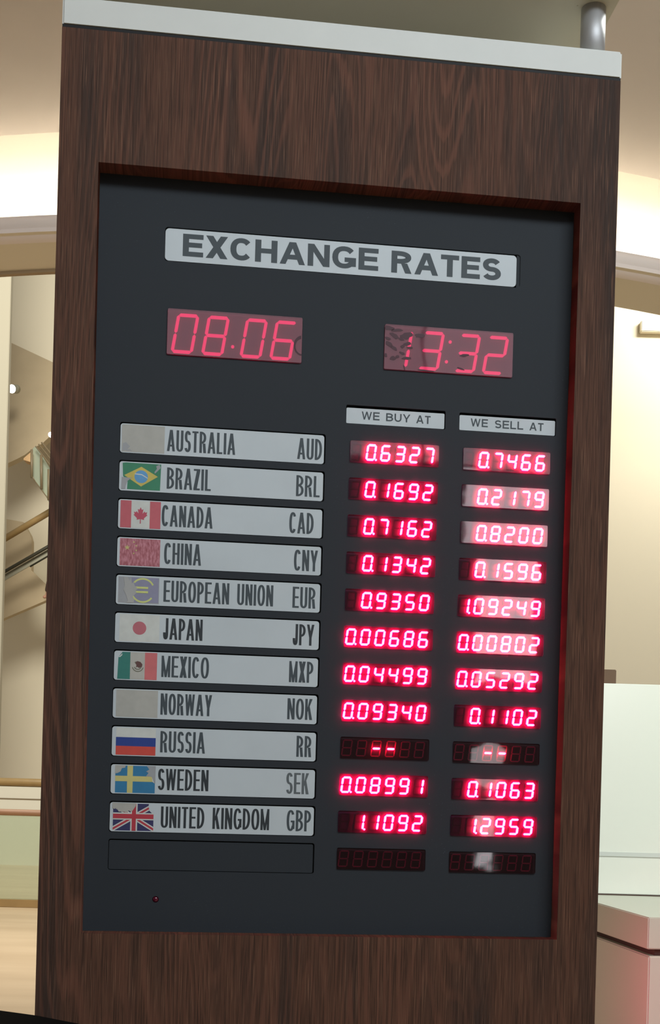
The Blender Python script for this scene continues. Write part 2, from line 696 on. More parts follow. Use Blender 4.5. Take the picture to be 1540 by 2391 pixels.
# ceiling: flat sheet over the hall, cut off in a curve at the cove opening
bm = bmesh.new()
lo, hi = [], []
N = 80
for i in range(N + 1):
    a = R(-80 + 160 * i / N)
    x, y = CX0 + R_OUT * math.sin(a), CY0 - R_OUT * math.cos(a)
    lo.append([bm.verts.new((x, y, z)) for z in (zc, zc + 0.45)])
    hi.append([bm.verts.new((x, -2.9, z)) for z in (zc, zc + 0.45)])
for i in range(N):
    bm.faces.new((lo[i][0], lo[i + 1][0], hi[i + 1][0], hi[i][0]))
    bm.faces.new((lo[i][1], hi[i][1], hi[i + 1][1], lo[i + 1][1]))
    bm.faces.new((lo[i][0], lo[i][1], lo[i + 1][1], lo[i + 1][0]))
struct(obj('ceiling', bm, M['ceil']))
zl = EYE + 2.62
struct(ring([(R_OUT - .10, zl)] + [(R_OUT - .10 + .10 * math.sin(R(15 * q)), zl + .06 - .06 * math.cos(R(15 * q))) for q in range(1, 7)] + [(R_OUT, zl + 0.085), (R_OUT - 0.012, zl + 0.085), (R_OUT - 0.012, zl + 0.012), (R_IN, zl + 0.012),
             (R_IN, zl + 0.95), (R_OUT, zl + 0.95), (R_OUT, zl + 1.0), (R_IN - 0.03, zl + 1.0), (R_IN - 0.03, zl)], [M['bulk'], M['cove_wall']], 'trim_1', second=9, smooth=range(0, 7)),
       'cream curved bulkhead and light cove over the hall')
M['cap_'] = mat('strip_housing', (.7, .7, .68), .6)
M['cove'] = mat('cove_tube', (0.9, 0.9, 0.85), 0.5, emit=(1.0, 0.96, 0.90), strength=230)
cl = ring([(R_OUT - 0.014, zl + 0.014), (R_OUT - 0.014, zl + 0.032), (R_OUT - 0.032, zl + 0.032), (R_OUT - 0.032, zl + 0.014)], [M['cap_'], M['cove']], 'cove_light', a0=-40, a1=40, emit_face=2)
tag(cl, 'bright concealed light strip glowing inside the curved ceiling cove', 'light')

struct(ring([(R_IN + .0, zl - .016), (R_IN + .0, zl), (R_IN - .03, zl), (R_IN - .03, zl - .016)], mat('bulkhead_bead', srgb(170, 148, 120), .8), 'trim_2', a0=-40, a1=-3), 'thin tan bead along the back edge of the bulkhead')
# far walls
bm = new()
box(bm, -14, 14, 27, 27.3, 0.0, 15)
struct(obj('wall_back', bm, M['cream_wall']))
bm = new()
box(bm, 0.9, 7.5, 9.0, 9.25, 0.0, 7.0)
struct(obj('wall_right', bm, M['cream_wall']))
bm = new()
box(bm, -7, 8, -6.5, -6.3, 0.0, 8.0)
struct(obj('wall_rear', bm, mat('dim_rear_wall', (.16, .155, .15), .8)))

# ================================================================== THE KIOSK
base = (KX, KY, 0.0)
U0, U1 = -0.3623, 0.3645
VT = 0.9464
kiosk = thing('kiosk_cabinet', 'tall dark wood kiosk cabinet with a white top, holding the exchange rate board', 'cabinet', base, YAW)
open_ = [(-0.3128, 0.7803), (0.3144, 0.7803), (0.3098, -0.1934), (-0.3084, -0.1934)]
plate_with_holes('front_panel', [(U0, -EYE), (U1, -EYE), (U1, VT), (U0, VT)], [open_], 0.0, 0.027, M['wood'], kiosk)
DEP = 0.34
for nm, b_ in (('side_panel', (U0, U0 + .018)), ('side_panel', (U1 - .018, U1))):
    bm = new()
    box(bm, b_[0], b_[1], .0272, DEP - .018, 0, EYE + VT)
    obj(nm, bm, M['wood'], kiosk)
bm = new()
box(bm, U0, U1, DEP - .018, DEP, 0, EYE + VT)
obj('back_panel', bm, M['wood'], kiosk)
bm = new()
box(bm, U0 - .0002, U1 + .0010, -.001, DEP, EYE + VT + .002, EYE + .9855, bev=.0025)
t_ = obj('top_cap', bm, M['cap'], kiosk)
t_['label'] = 'white slab along the top of the cabinet'
bm = new()
box(bm, U0 + .0002, U1 - .0002, .0004, DEP - .001, EYE + VT, EYE + VT + .004)
obj('cap_joint', bm, M['black'], kiosk)['label'] = 'thin dark joint under the white cap'
for u, d in ((.3356, .034), (-.3356, .090), (.3356, .300), (-.3356, .300)):
    bm = new()
    tube(bm, (u, d, EYE + .9855), (u, d, EYE + 1.06), .0166, n=32)
    t_ = obj('post', bm, M['steel'], kiosk, smooth=False)
    for p in t_.data.polygons:
        p.use_smooth = len(p.vertices) == 4
    t_['label'] = 'brushed steel post between cap and header'
bm = new()
box(bm, -.364, .364, -.004, DEP, EYE + 1.06, EYE + 1.10, bev=.002)
for (sx, sd) in ((.2745, .016), (.312, .030)):
    tube(bm, (sx, sd, EYE + 1.0594), (sx, sd, EYE + 1.061), .0011, n=10)
hd = obj('header_slab', bm, mat('shaded_white_laminate', srgb(196, 188, 168), .5), kiosk)  # white slab; the warm shade under it is put into this beige
hd['label'] = 'pale slab carried on the posts above the cap'

# ------------------------------------------------------------------ the rate board
FD = .028                        # depth of its face behind the cabinet front
board = thing('exchange_rate_board', 'charcoal exchange rate board with red digits, set into the wooden kiosk', 'sign board', base, YAW)

NR = 12
pl_top = lambda i: .4613 - .04886 * i
PU0, PU1, PH = -.2780, -.0140, .0376
buy_u = lambda i: (.0201 - .0022 * i / 11, .1393 - .0031 * i / 11)
buy_v = lambda i: (.4569 - .04878 * i, .4281 - .04873 * i)
sell_u = lambda i: (.1716 - .0034 * i / 11, .2910 - .0048 * i / 11)
sell_v = lambda i: (.4563 - .04887 * i, .4266 - .04870 * i)
holes = []
holes.append(round_rect(-.2282, .2428, .6742, .7184, .004))
CLK = [(-.2222, -.0468, .5531, .6130), (.0617, .2357, .5528, .6128)]
for c in CLK:
    holes.append(round_rect(c[0], c[1], c[2], c[3], .002))
holes.append(round_rect(.0139, .1468, .4788, .5036, .002))
holes.append(round_rect(.1656, .2978, .4790, .5030, .002))
for i in range(12):
    holes.append(round_rect(PU0 - .0008, PU1 + .0019, pl_top(i) - PH - .0008, pl_top(i) + .0017, .003))
for i in range(12):
    for fu, fv in ((buy_u, buy_v), (sell_u, sell_v)):
        (a, b), (t, o) = fu(i), fv(i)
        holes.append(round_rect(a, b, o, t, .002))
LENS = (-.2168, -.1518)
holes.append([(LENS[0] + .0042 * math.cos(R(a)), LENS[1] + .0042 * math.sin(R(a))) for a in range(0, 360, 18)])
plate_with_holes('face_sheet', [(-.345, -.235), (.345, -.235), (.345, .815), (-.345, .815)], holes, FD, FD + .003, M['face'], board)
bm = new()
box(bm, -.335, .335, FD + .0085, FD + .05, EYE - .225, EYE + .805)
obj('housing', bm, M['black'], board)

PD = FD + .0006                 # front of the name strips
TD = PD - .00012                # printing on them


def strip(name, u0, u1, v0, v1, r, label):
    bm = new()
    slab(bm, round_rect(u0, u1, v0, v1, r), PD, PD + .0024)
    o = obj(name, bm, M['plate'], board)
    o['label'] = label
    return o


def letters(parent, words, cap, sv, sh, mat_, gap):
    bm = bmesh.new()
    for (t, a, b, base_) in words:
        word(bm, t, a, b, base_, cap, sv, sh, TD, gap=gap)
    me = bpy.data.meshes.new('lettering')
    bm.to_mesh(me)
    bm.free()
    me.materials.append(mat_)
    o = bpy.data.objects.new('lettering', me)
    COL.objects.link(o)
    o.parent = parent
    return o


tp = strip('title_strip', -.2276, .2376, .6752, .7170, .005, 'pale grey title strip reading EXCHANGE RATES')
for q_ in (('EXCHANGE', -.2050, .0511, .6825), ('RATES', .0685, .2167, .6820)):
    letters(tp, [q_], .0290, .27, .215, M['ink'], .115)
bm = new()
box(bm, .2379, .2426, FD + .0012, FD + .0030, EYE + .6745, EYE + .7181)
obj('title_slot', bm, M['face'], board)['label'] = 'bare charcoal end of the title slot'
hb = strip('heading_strip', .0143, .1455, .4795, .5000, .0015, 'small grey strip reading WE BUY AT')
for q_ in (('WE', .0346, .0585, .4855), ('BUY', .0672, .0996, .4853), ('AT', .1076, .1269, .4850)):
    letters(hb, [q_], .0106, .19, .17, M['ink'], .16)
hs = strip('heading_strip', .1660, .2966, .4797, .4997, .0015, 'small grey strip reading WE SELL AT')
for q_ in (('WE', .1812, .2046, .4855), ('SELL', .2141, .2530, .4852), ('AT', .2615, .2808, .4850)):
    letters(hs, [q_], .0106, .19, .17, M['ink'], .16)

C_ = {k: mat('sticker_' + k, srgb(*v), 0.55, var=0.05, vscale=90) for k, v in dict(
    green=(52, 130, 96), yellow=(205, 186, 92), blue=(96, 158, 208), white=(208, 211, 206), red=(196, 96, 106), leaf=(190, 78, 98),
    mgreen=(48, 122, 112), mpink=(206, 110, 112), buff=(186, 184, 176), brown=(98, 66, 62), olive=(112, 112, 96),
    lilac=(142, 142, 166), lemon=(206, 212, 130), rblue=(36, 62, 140), rred=(206, 74, 62), sblue=(48, 122, 166), syellow=(205, 196, 126),
    navy=(50, 50, 96), ured=(186, 56, 70), torn=(172, 172, 170), residue=(178, 177, 170), smear=(160, 162, 166), rose=(188, 106, 116)).items()}
# creased and faded red sticker
q = NT('sticker_creased_red')
tc = q.n('ShaderNodeTexCoord')
no = q.n('ShaderNodeTexNoise')
mp = q.n('ShaderNodeMapping')
mp.inputs['Scale'].default_value = (420, 1, 150)
q.l(tc.outputs['Object'], mp.inputs[0])
no.inputs['Scale'].default_value = 1
no.inputs['Detail'].default_value = 3
q.l(mp.outputs[0], no.inputs['Vector'])
rp = q.n('ShaderNodeValToRGB')
for e, p, c in zip(rp.color_ramp.elements, (.38, .68), ((162, 84, 94), (205, 138, 150))):
    e.position = p
    e.color = (*srgb(*c), 1)
q.l(no.outputs[0], rp.inputs[0])
q.l(rp.outputs[0], q.b.inputs['Base Color'])
q.b.inputs['Roughness'].default_value = .5
C_['creased'] = q.m


class Sticker:
    """flag drawn in a unit box, y up; layers rise by a hair"""

    def __init__(self, u0, u1, v0, v1):
        self.r = (u0, u1, v0, v1)
        self.mats = []
        self.bm = bmesh.new()
        self.k = 0

    def poly(self, col, pts):
        u0, u1, v0, v1 = self.r
        if C_[col] not in self.mats:
            self.mats.append(C_[col])
        film(self.bm, [(u0 + x * (u1 - u0), v0 + y * (v1 - v0)) for x, y in pts], TD - .00006 * self.k, self.mats.index(C_[col]))
        self.k += 1

    def rect(self, col, x0, y0, x1, y1):
        self.poly(col, [(x0, y0), (x1, y0), (x1, y1), (x0, y1)])

    def disc(self, col, cx, cy, rx, ry, a0=0, a1=360, inner=0.0, n=36):
        if inner == 0:
            self.poly(col, [(cx + rx * math.cos(R(360 * i / n)), cy + ry * math.sin(R(360 * i / n))) for i in range(n)])
            return
        p = [(cx + rx * math.cos(R(a0 + (a1 - a0) * i / n)), cy + ry * math.sin(R(a0 + (a1 - a0) * i / n))) for i in range(n + 1)]
        p += [(cx + rx * inner * math.cos(R(a1 + (a0 - a1) * i / n)), cy + ry * inner * math.sin(R(a1 + (a0 - a1) * i / n))) for i in range(n + 1)]
        self.poly(col, p)

    def star(self, col, cx, cy, r, asp, rot=90):
        self.poly(col, [(cx + (r if i % 2 == 0 else r * .4) * math.cos(R(rot + 36 * i)), cy + (r if i % 2 == 0 else r * .4) * asp * math.sin(R(rot + 36 * i))) for i in range(10)])

    def band(self, col, x0, y0, x1, y1, t):      # slanted band, t = vertical thickness
        self.poly(col, [(x0, y0 - t / 2), (x1, y1 - t / 2), (x1, y1 + t / 2), (x0, y0 + t / 2)])

    def done(self, parent, label):
        me = bpy.data.meshes.new('flag_sticker')
        self.bm.to_mesh(me)
        self.bm.free()
        for m in self.mats:
            me.materials.append(m)
        o = bpy.data.objects.new('flag_sticker', me)
        COL.objects.link(o)
        o.parent = parent
        o['label'] = label


def flag_blank(s, i):
    s.rect('residue', 0, 0, 1, 1)
    if i == 0:
        s.poly('smear', [(.02, .02), (.12, .06), (.2, .2), (.1, .35), (.03, .3)])
        s.poly('smear', [(.07, .05), (.25, .02), (.2, .1)])
    return 'patch of old glue where the flag has come off'


def flag_brazil(s, i):
    s.poly('green', [(.02, .50), (.0, .98), (.08, 1.0), (1, .99), (.985, .02), (.13, .02), (.14, .3)])
    s.poly('yellow', [(.05, .53), (.49, .14), (.92, .53), (.49, .87)])
    s.disc('blue', .49, .50, .175, .235)
    s.poly('white', [(.32, .58), (.5, .56), (.655, .44), (.66, .47), (.5, .6), (.33, .61)])
    s.poly('smear', [(-.01, .46), (.2, .44), (.26, .46), (.14, .32), (.10, .15), (.09, .02), (-.02, .02)])
    s.poly('smear', [(.87, .92), (.96, .98), (.99, .86), (.90, .72), (.84, .64), (.83, .7), (.89, .82)])
    return 'faded Brazilian flag sticker with peeled corners'


def flag_canada(s, i):
    s.rect('red', 0, 0, .27, 1)
    s.rect('white', .27, 0, .73, 1)
    s.rect('red', .73, 0, 1, 1)
    L = [(0, .37), (.06, .25), (.14, .285), (.10, .08), (.20, .19), (.225, .13), (.33, .155), (.295, .05), (.345, .02), (.17, -.135), (.19, -.20), (.02, -.17), (.025, -.37)]
    pts = [(.5 + x * .50, .47 + y * .82) for x, y in L]
    pts += [(.5 - x * .50, .47 + y * .82) for x, y in L[::-1][:-1]]
    s.poly('leaf', pts)
    return 'faded Canadian flag sticker'


def flag_china(s, i):
    s.rect('creased', 0, 0, 1, 1)
    s.star('syellow', .18, .66, .075, 1.4, 92)
    for x, y, rr in ((.345, .87, 50), (.405, .74, 80), (.405, .57, 20), (.345, .45, 60)):
        s.star('syellow', x, y, .03, 1.4, rr)
    return 'creased and faded red Chinese flag sticker'


def flag_euro(s, i):
    s.rect('smear', 0, .02, 1, .98)
    s.rect('lilac', .30, .05, .985, .97)
    s.disc('lemon', .60, .50, .30, .46, 28, 140, .86)
    s.disc('lemon', .60, .50, .30, .46, 205, 322, .86)
    s.rect('lemon', .42, .56, .73, .635)
    s.rect('lemon', .42, .40, .73, .475)
    s.poly('torn', [(.12, .98), (.16, .66), (.12, .52), (.20, .30), (.24, .10), (.20, .02), (.38, .03), (.40, .14), (.36, .26), (.45, .40), (.42, .48), (.48, .55), (.40, .66), (.37, .80), (.33, .74), (.31, .98), (.27, .84), (.22, .98)])
    return 'worn lilac sticker with a yellow euro sign, torn at the left'


def flag_japan(s, i):
    s.rect('white', 0, 0, 1, 1)
    s.disc('rose', .50, .5, .17, .245)
    return 'faded Japanese flag sticker'


def flag_mexico(s, i):
    s.poly('mgreen', [(.0, 0), (.32, 0), (.32, 1), (.12, 1), (.02, .80)])
    s.rect('buff', .32, 0, .69, 1)
    s.rect('mpink', .69, 0, 1, 1)
    s.poly('white', [(.02, .80), (.12, .94), (.11, .87), (.06, .80)])
    s.disc('olive', .515, .50, .15, .22, 195, 345, .86)
    s.disc('olive', .515, .50, .10, .14, 200, 340, .80)
    s.poly('brown', [(.44, .62), (.50, .68), (.58, .65), (.63, .56), (.62, .47), (.55, .43), (.50, .47), (.47, .44), (.48, .54)])
    s.poly('olive', [(.43, .63), (.47, .67), (.46, .60)])
    return 'Mexican flag sticker with a peeled corner'


def flag_russia(s, i):
    s.rect('white', 0, .65, 1, 1)
    s.rect('rblue', 0, .325, 1, .65)
    s.rect('rred', 0, 0, 1, .325)
    return 'Russian flag sticker'


def flag_sweden(s, i):
    s.rect('sblue', 0, 0, 1, 1)
    s.rect('syellow', .30, 0, .44, 1)
    s.rect('syellow', 0, .42, 1, .62)
    s.poly('residue', [(-.01, 1.01), (.26, 1.01), (.24, .92), (.16, .9), (.13, .78), (.06, .72), (-.01, .70)])
    s.poly('smear', [(.78, 1.01), (1.01, 1.01), (1.01, .36), (.96, .45), (.92, .60), (.82, .63), (.76, .60), (.83, .75), (.77, .80), (.85, .88)])
    s.poly('white', [(.92, .60), (.94, .42), (1.0, .36), (.97, .42)])
    return 'torn Swedish flag sticker'


def flag_uk(s, i):
    s.rect('navy', 0, 0, 1, 1)
    for c, t in (('white', .19), ('ured', .085)):
        s.band(c, 0, .06, 1, .95, t)
        s.band(c, 0, .95, 1, .06, t)
    s.rect('white', .43, 0, .60, 1)
    s.rect('white', 0, .40, 1, .66)
    s.rect('ured', .465, 0, .565, 1)
    s.rect('ured', 0, .445, 1, .615)
    s.poly('residue', [(-.02, 1.02), (.56, 1.02), (.55, .9), (.46, .70), (.38, .74), (.33, .66), (.24, .70), (.14, .69), (.09, .80), (.04, .86), (.04, .78), (-.02, .82)])
    s.poly('plate_', [(.88, 1.02), (1.02, 1.02), (1.02, .66), (.96, .66), (.90, .74), (.87, .9)])
    return 'torn United Kingdom flag sticker'


C_['plate_'] = M['plate']
ROWS = [
    ('Australia', [('AUSTRALIA', -.2182, -.1301)], ('AUD', -.0491, -.0167), 'ink', 'ink', flag_blank, (-.2762, -.2215)),
    ('Brazil', [('BRAZIL', -.2172, -.1604)], ('BRL', -.0493, -.0182), 'ink', 'ink', flag_brazil, (-.2742, -.2249)),
    ('Canada', [('CANADA', -.2225, -.1568)], ('CAD', -.0570, -.0250), 'ink', 'ink', flag_canada, (-.2753, -.2239)),
    ('China', [('CHINA', -.2181, -.1703)], ('CNY', -.0495, -.0182), 'ink', 'ink', flag_china, (-.2747, -.2233)),
    ('the European Union', [('EUROPEAN', -.2174, -.1327), ('UNION', -.1223, -.0754)], ('EUR', -.0500, -.0196), 'ink', 'ink', flag_euro, (-.2753, -.2232)),
    ('Japan', [('JAPAN', -.2166, -.1659)], ('JPY', -.0483, -.0202), 'ink_dark', 'ink_dark', flag_japan, (-.2724, -.2214)),
    ('Mexico', [('MEXICO', -.2175, -.1563)], ('MXP', -.0518, -.0201), 'ink', 'ink', flag_mexico, (-.2736, -.2232)),
    ('Norway', [('NORWAY', -.2173, -.1512)], ('NOK', -.0527, -.0198), 'ink', 'ink', flag_blank, (-.2742, -.2209)),
    ('Russia', [('RUSSIA', -.2163, -.1586)], ('RR', -.0394, -.0196), 'ink', 'ink', flag_russia, (-.2729, -.2222)),
    ('Sweden', [('SWEDEN', -.2180, -.1529)], ('SEK', -.0516, -.0217), 'ink_dark', 'ink_pale', flag_sweden, (-.2725, -.2217)),
    ('the United Kingdom', [('UNITED', -.2129, -.1569), ('KINGDOM', -.1462, -.0725)], ('GBP', -.0496, -.0177), 'ink_dark', 'ink', flag_uk, (-.2740, -.2223)),
]
for i, (who, names, code, ik, ik2, flag, fu) in enumerate(ROWS):
    top = pl_top(i)
    o = strip('name_strip', PU0, PU1, top - PH, top, .0034, 'grey name strip for ' + who + ' (' + code[0] + ')')
    bv = top - .0324 + .0008 * i / 10
    for t, a, b in names:
        letters(o, [(t, a, b, bv)], .0276, .118, .090, M[ik], .058)
    letters(o, [(code[0], code[1], code[2], bv - .0004)], .0276, .118, .090, M[ik2], .058)
    st = Sticker(fu[0], fu[1], top - PH + .0013, top - .0013)
    st.done(o, flag(st, i))
bm = new()
slab(bm, round_rect(PU0, PU1, pl_top(11) - PH, pl_top(11), .002), FD + .0002, FD + .0026)
obj('blank_strip', bm, M['face'], board)['label'] = 'empty black slot below the United Kingdom strip'

# ------------------------------------------------------------------ seven segment digits
SEG = {'0': 'abcdef', '1': 'bc', '2': 'abged', '3': 'abgcd', '4': 'fgbc', '5': 'afgcd', '6': 'afgedc', '7': 'abc', '8': 'abcdefg', '9': 'abcdfg', '-': 'g', ' ': ''}


def segment_polys(w, h, t, g):
    m = h / 2
    k = t / 2

    def hor(y):
        return [(k + g, y), (t + g * .6, y + k), (w - t - g * .6, y + k), (w - k - g, y), (w - t - g * .6, y - k), (t + g * .6, y - k)]

    def ver(x, y0, y1):
        return [(x, y0 + g), (x + k, y0 + k + g), (x + k, y1 - k - g), (x, y1 - g), (x - k, y1 - k - g), (x - k, y0 + k + g)]
    return dict(a=hor(h - k), g=hor(m), d=hor(k), f=ver(k, m, h - k), b=ver(w - k, m, h - k), e=ver(k, k, m), c=ver(w - k, k, m))


def digit_bm(segs, u, v, w, h, t, g, sl, d0, d1):
    bm = bmesh.new()
    sp = segment_polys(w, h, t, g)
    for s in segs:
        slab(bm, [(u + x + sl * y, v + y) for x, y in sp[s]], d0, d1)
    return bm


def dot_bm(bm, u, v, r, d0, d1):
    slab(bm, [(u + r * math.cos(R(a)), v + r * math.sin(R(a))) for a in range(0, 360, 30)], d0, d1)
    return bm


BED = FD + .0020
RATES = [('0.6327', '0.7466'), ('0.1692', '0.2179'), ('0.7162', '0.8200'), ('0.1342', '0.1596'), ('0.9350', '1.09249'), ('0.00686', '0.00802'),
         ('0.04499', '0.05292'), ('0.09340', '0.1102'), ('--', '--'), ('0.08991', '0.1063'), ('1.1092', '1.2959'), ('', '')]
DW, DH, DT, DG, DSL, DP = .0130, .0217, .0026, .00022, .12, .01936
for i in range(12):
    who = ROWS[i][0] if i < 11 else None
    for k, (fu, fv) in enumerate(((buy_u, buy_v), (sell_u, sell_v))):
        (a, b), (t, o_) = fu(i), fv(i)
        txt = RATES[i][k]
        cells, dots = [' '] * 6, []
        if txt == '--':
            cells = list('  --  ')
        elif txt:
            n = len(txt.replace('.', ''))
            p = 6 - n
            for ch in txt:
                if ch == '.':
                    dots.append(p - 1)
                else:
                    cells[p] = ch
                    p += 1
        lit = bool(txt) and txt != '--'
        bm = new()
        box(bm, a - .002, b + .002, BED, BED + .0012, EYE + o_ - .002, EYE + t + .002)
        disp = obj('rate_display', bm, M['led_bed'] if lit else M['led_bed_dark'], board)
        if who:
            disp['label'] = 'red window showing the ' + ('buying' if k == 0 else 'selling') + ' rate for ' + who
        else:
            disp['label'] = 'unlit window at the foot of the ' + ('buying' if k == 0 else 'selling') + ' column'
        vb = (t + o_) / 2 - DH / 2 - .0002
        for c in range(6):
            u = a + .0012 + DP * c
            if cells[c] != ' ':
                db = digit_bm(SEG[cells[c]], u, vb, DW, DH, DT, DG, DSL, BED - .0036, BED - .0022)
                if c in dots:
                    dot_bm(db, u + DW + .0013, vb + .0014, .0013, BED - .0036, BED - .0022)
                obj('digit', db, M['led_on'], disp)
        sp = segment_polys(DW, DH, DT * .62, DG)
        for c in range(6):
            u = a + .0012 + DP * c
            off = [q_ for q_ in 'abcdefg' if q_ not in SEG[cells[c]]]
            if off:
                bm = bmesh.new()
                for q_ in off:
                    slab(bm, [(u + x + DSL * y, vb + y) for x, y in sp[q_]], BED - .0004, BED + .0003)
                obj('unlit_digit', bm, M['led_off'] if not lit else M['led_off_dim'], disp)
        bm = new()
        slab(bm, round_rect(a + .0004, b - .0004, o_ + .0004, t - .0004, .0018), FD - .0024, FD - .0018)
        obj('pane', bm, M['pane'], disp)

# ------------------------------------------------------------------ the two clocks
CW, CH, CT, CSL = .0285, .0515, .0040, .155
for k, (c, digs, dots, lab) in enumerate((
        (CLK[0], [('0', -.2173), ('8', -.1780), ('0', -.1284), ('6', -.0896)], [(-.1372, .5689)], 'clock window reading 08.06'),
        (CLK[1], [('1', .0641), ('3', .1066), ('3', .1556), ('2', .1937)], [(.1501, .5951), (.1458, .5685)], 'clock window reading 13:32'))):
    bm = new()
    box(bm, c[0] - .002, c[1] + .002, BED, BED + .0012, EYE + c[2] - .002, EYE + c[3] + .002)
    clk = obj('clock_display', bm, M['clock_bed'], board)
    clk['label'] = 'reddish ' + lab
    for ch, u in digs:
        obj('digit', digit_bm(SEG[ch], u, .5558, CW, CH, CT, .0004, CSL, BED - .0036, BED - .0022), M['led_clock'], clk)
    for u, v in dots:
        obj('colon_dot', dot_bm(bmesh.new(), u, v, .0021, BED - .0036, BED - .0022), M['led_clock'], clk)
    bm = new()
    slab(bm, round_rect(c[0] + .0004, c[1] - .0004, c[2] + .0004, c[3] - .0004, .0018), FD - .0024, FD - .0018)
    obj('pane', bm, M['clock_pane'], clk)
    # dark patches where the film clings to the bed behind it

    def patch(pts):
        bm = bmesh.new()
        film(bm, pts, FD - .0026)
        me = bpy.data.meshes.new('film_patch')
        bm.to_mesh(me)
        bm.free()
        me.materials.append(M['wet_film'])
        fp = bpy.data.objects.new('film_patch', me)
        COL.objects.link(fp)
        fp.parent = clk
        fp['label'] = 'dark red patch in the clock window film'
    rnd = random.Random(3)

    def blot(u, v, rx, rz, rot):
        pts = []
        for j in range(14):
            a_ = 2 * math.pi * j / 14
            rr = 1 + rnd.uniform(-.22, .22)
            x, y = rx * rr * math.cos(a_), rz * rr * math.sin(a_)
            pts.append((min(max(u + x * math.cos(rot) - y * math.sin(rot), c[0] + .0006), c[1] - .0006),
                        min(max(v + x * math.sin(rot) + y * math.cos(rot), c[2] + .0006), c[3] - .0006)))
        patch(pts)
    if k == 1:
        for (x, y, rx, rz, rot) in ((.0655, .6085, .010, .0026, -.1), (.078, .6060, .008, .0018, .1), (.0745, .5985, .006, .0028, -.5), (.0665, .5945, .004, .0018, -.3),
                                    (.0905, .5995, .008, .0040, .25), (.0840, .5950, .004, .0018, -.2), (.1090, .6015, .0075, .0028, .1), (.0680, .5870, .005, .0030, -.5),
                                    (.0745, .5825, .005, .0022, -.5), (.0925, .5890, .006, .0022, .2), (.0860, .5850, .003, .0022, .3), (.0955, .5840, .004, .0016, .1),
                                    (.0640, .5720, .002, .0026, .2), (.0740, .5690, .0042, .0024, .2), (.0795, .5715, .0028, .0018, .3), (.0920, .5700, .0062, .0020, .1),
                                    (.0860, .5760, .004, .0018, -.3), (.1690, .5790, .0075, .0018, .15), (.1650, .5610, .0060, .0012, -.3), (.1180, .5555, .012, .0009, -.05), (.0890, .5575, .0008, .0040, .3)):
            blot(x, y - .001, rx, rz, rot)
    else:
        pts = []
        for j in range(20):
            a_ = R(95 + 185 * j / 19)
            pts.append((-.0468 - .0006 + .0105 * math.cos(a_), .5760 + .0130 * math.sin(a_)))
        for j in range(20):
            a_ = R(280 - 185 * j / 19)
            pts.append((-.0468 - .0006 + .0080 * math.cos(a_), .5750 + .0100 * math.sin(a_)))
        patch([(min(p[0], -.0474), p[1]) for p in pts])

# sensor lens low on the left
bm = bmesh.new()
bmesh.ops.create_uvsphere(bm, u_segments=24, v_segments=12, radius=.0041)
for v in bm.verts:
    v.co.y *= .75
    v.co += Vector((LENS[0], FD + .0026, LENS[1] + EYE))
obj('sensor_lens', bm, M['lens'], board, smooth=True)['label'] = 'small round dark red sensor lens'

# ================================================================== RIGHT: COUNTER
M['counter'] = mat('counter_laminate', srgb(188, 190, 176), 0.4, var=0.015, vscale=3)
M['counter_face'] = mat('counter_white', srgb(222, 226, 220), 0.4)
M['glass_white'] = mat('glossy_white_panel', srgb(232, 236, 226), 0.16, spec=0.6)
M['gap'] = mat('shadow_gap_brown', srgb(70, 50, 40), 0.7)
CT_Z = 1.10
a1 = pt(1385, 2105, 3.90)
a0 = pt(1513, 2140, 3.45)
dirv = Vector((a1.x - a0.x, a1.y - a0.y, 0)).normalized()
nrm = Vector((dirv.y, -dirv.x, 0))           # to the right, along the counter front
ang = math.atan2(nrm.y, nrm.x)
counter = thing('service_counter', 'white service counter with an overhanging top, right of the kiosk', 'counter', (a0.x, a0.y, 0), ang)
Lc, Dc = 1.9, 1.15
bm = new()
box(bm, 0, Lc, 0, Dc, CT_Z - .092, CT_Z, bev=.003)
obj('countertop', bm, M['counter'], counter)
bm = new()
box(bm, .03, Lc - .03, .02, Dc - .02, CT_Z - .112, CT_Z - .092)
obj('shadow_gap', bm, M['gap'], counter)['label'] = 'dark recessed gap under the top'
bm = new()
box(bm, .006, Lc, .004, Dc, 0, CT_Z - .112, bev=.004)
obj('counter_body', bm, M['counter'], counter)
# upstand panel standing on the back of the counter top
UD = (EYE - CT_Z) * F / (2091 - CY - s_ * 690)       # distance at which its foot meets the counter top
scr = thing('upstand_panel', 'glossy white upright panel standing on the back of the counter top', 'panel', (1.02, UD, CT_Z), 0)
zt = pt(1470, 1597, UD).z - CT_Z
bm = new()
box(bm, -.20, 1.6, 0, .03, .004, zt, bev=.002)
obj('sheet', bm, M['glass_white'], scr)
zb0, zb1 = pt(1460, 1990, UD).z - CT_Z, pt(1460, 2000, UD).z - CT_Z
bm = new()
box(bm, -.20, 1.6, -.003, 0, zb1, zb0)  # reflection on the glossy sheet, put in as a grey strip
obj('reflection_band', bm, mat('pale_grey_reflection', srgb(206, 212, 206), 0.35), scr)['label'] = 'faint grey reflected band painted across the panel'
bm = new()
box(bm, -.20, 1.6, -.002, .03, 0, .004)
obj('joint', bm, M['gap'], scr)['label'] = 'dark joint above the counter top'
# cupboard behind it
e = pt(1438, 1580, 5.3)
bm = new()
box(bm, e.x - .42, e.x, 5.3, 5.6, 0, pt(1415, 1563, 5.3).z, bev=.003)
tag(obj('wooden_cupboard', bm, mat('brown_wood_box', srgb(112, 86, 64), 0.6, var=.08, vscale=12)), 'dark brown wooden cupboard top showing just above the white upright panel', 'cupboard')
# small box fixed high on the right wall
bm = new()
g0, g1 = pt(1500, 742, 8.9), pt(1600, 771, 8.9)
box(bm, g0.x, g1.x, 8.94, 8.999, g1.z, g0.z, bev=.005)
tag(obj('wall_box', bm, M['cream_wall']), 'small cream box fixed high on the bright right wall', 'box')
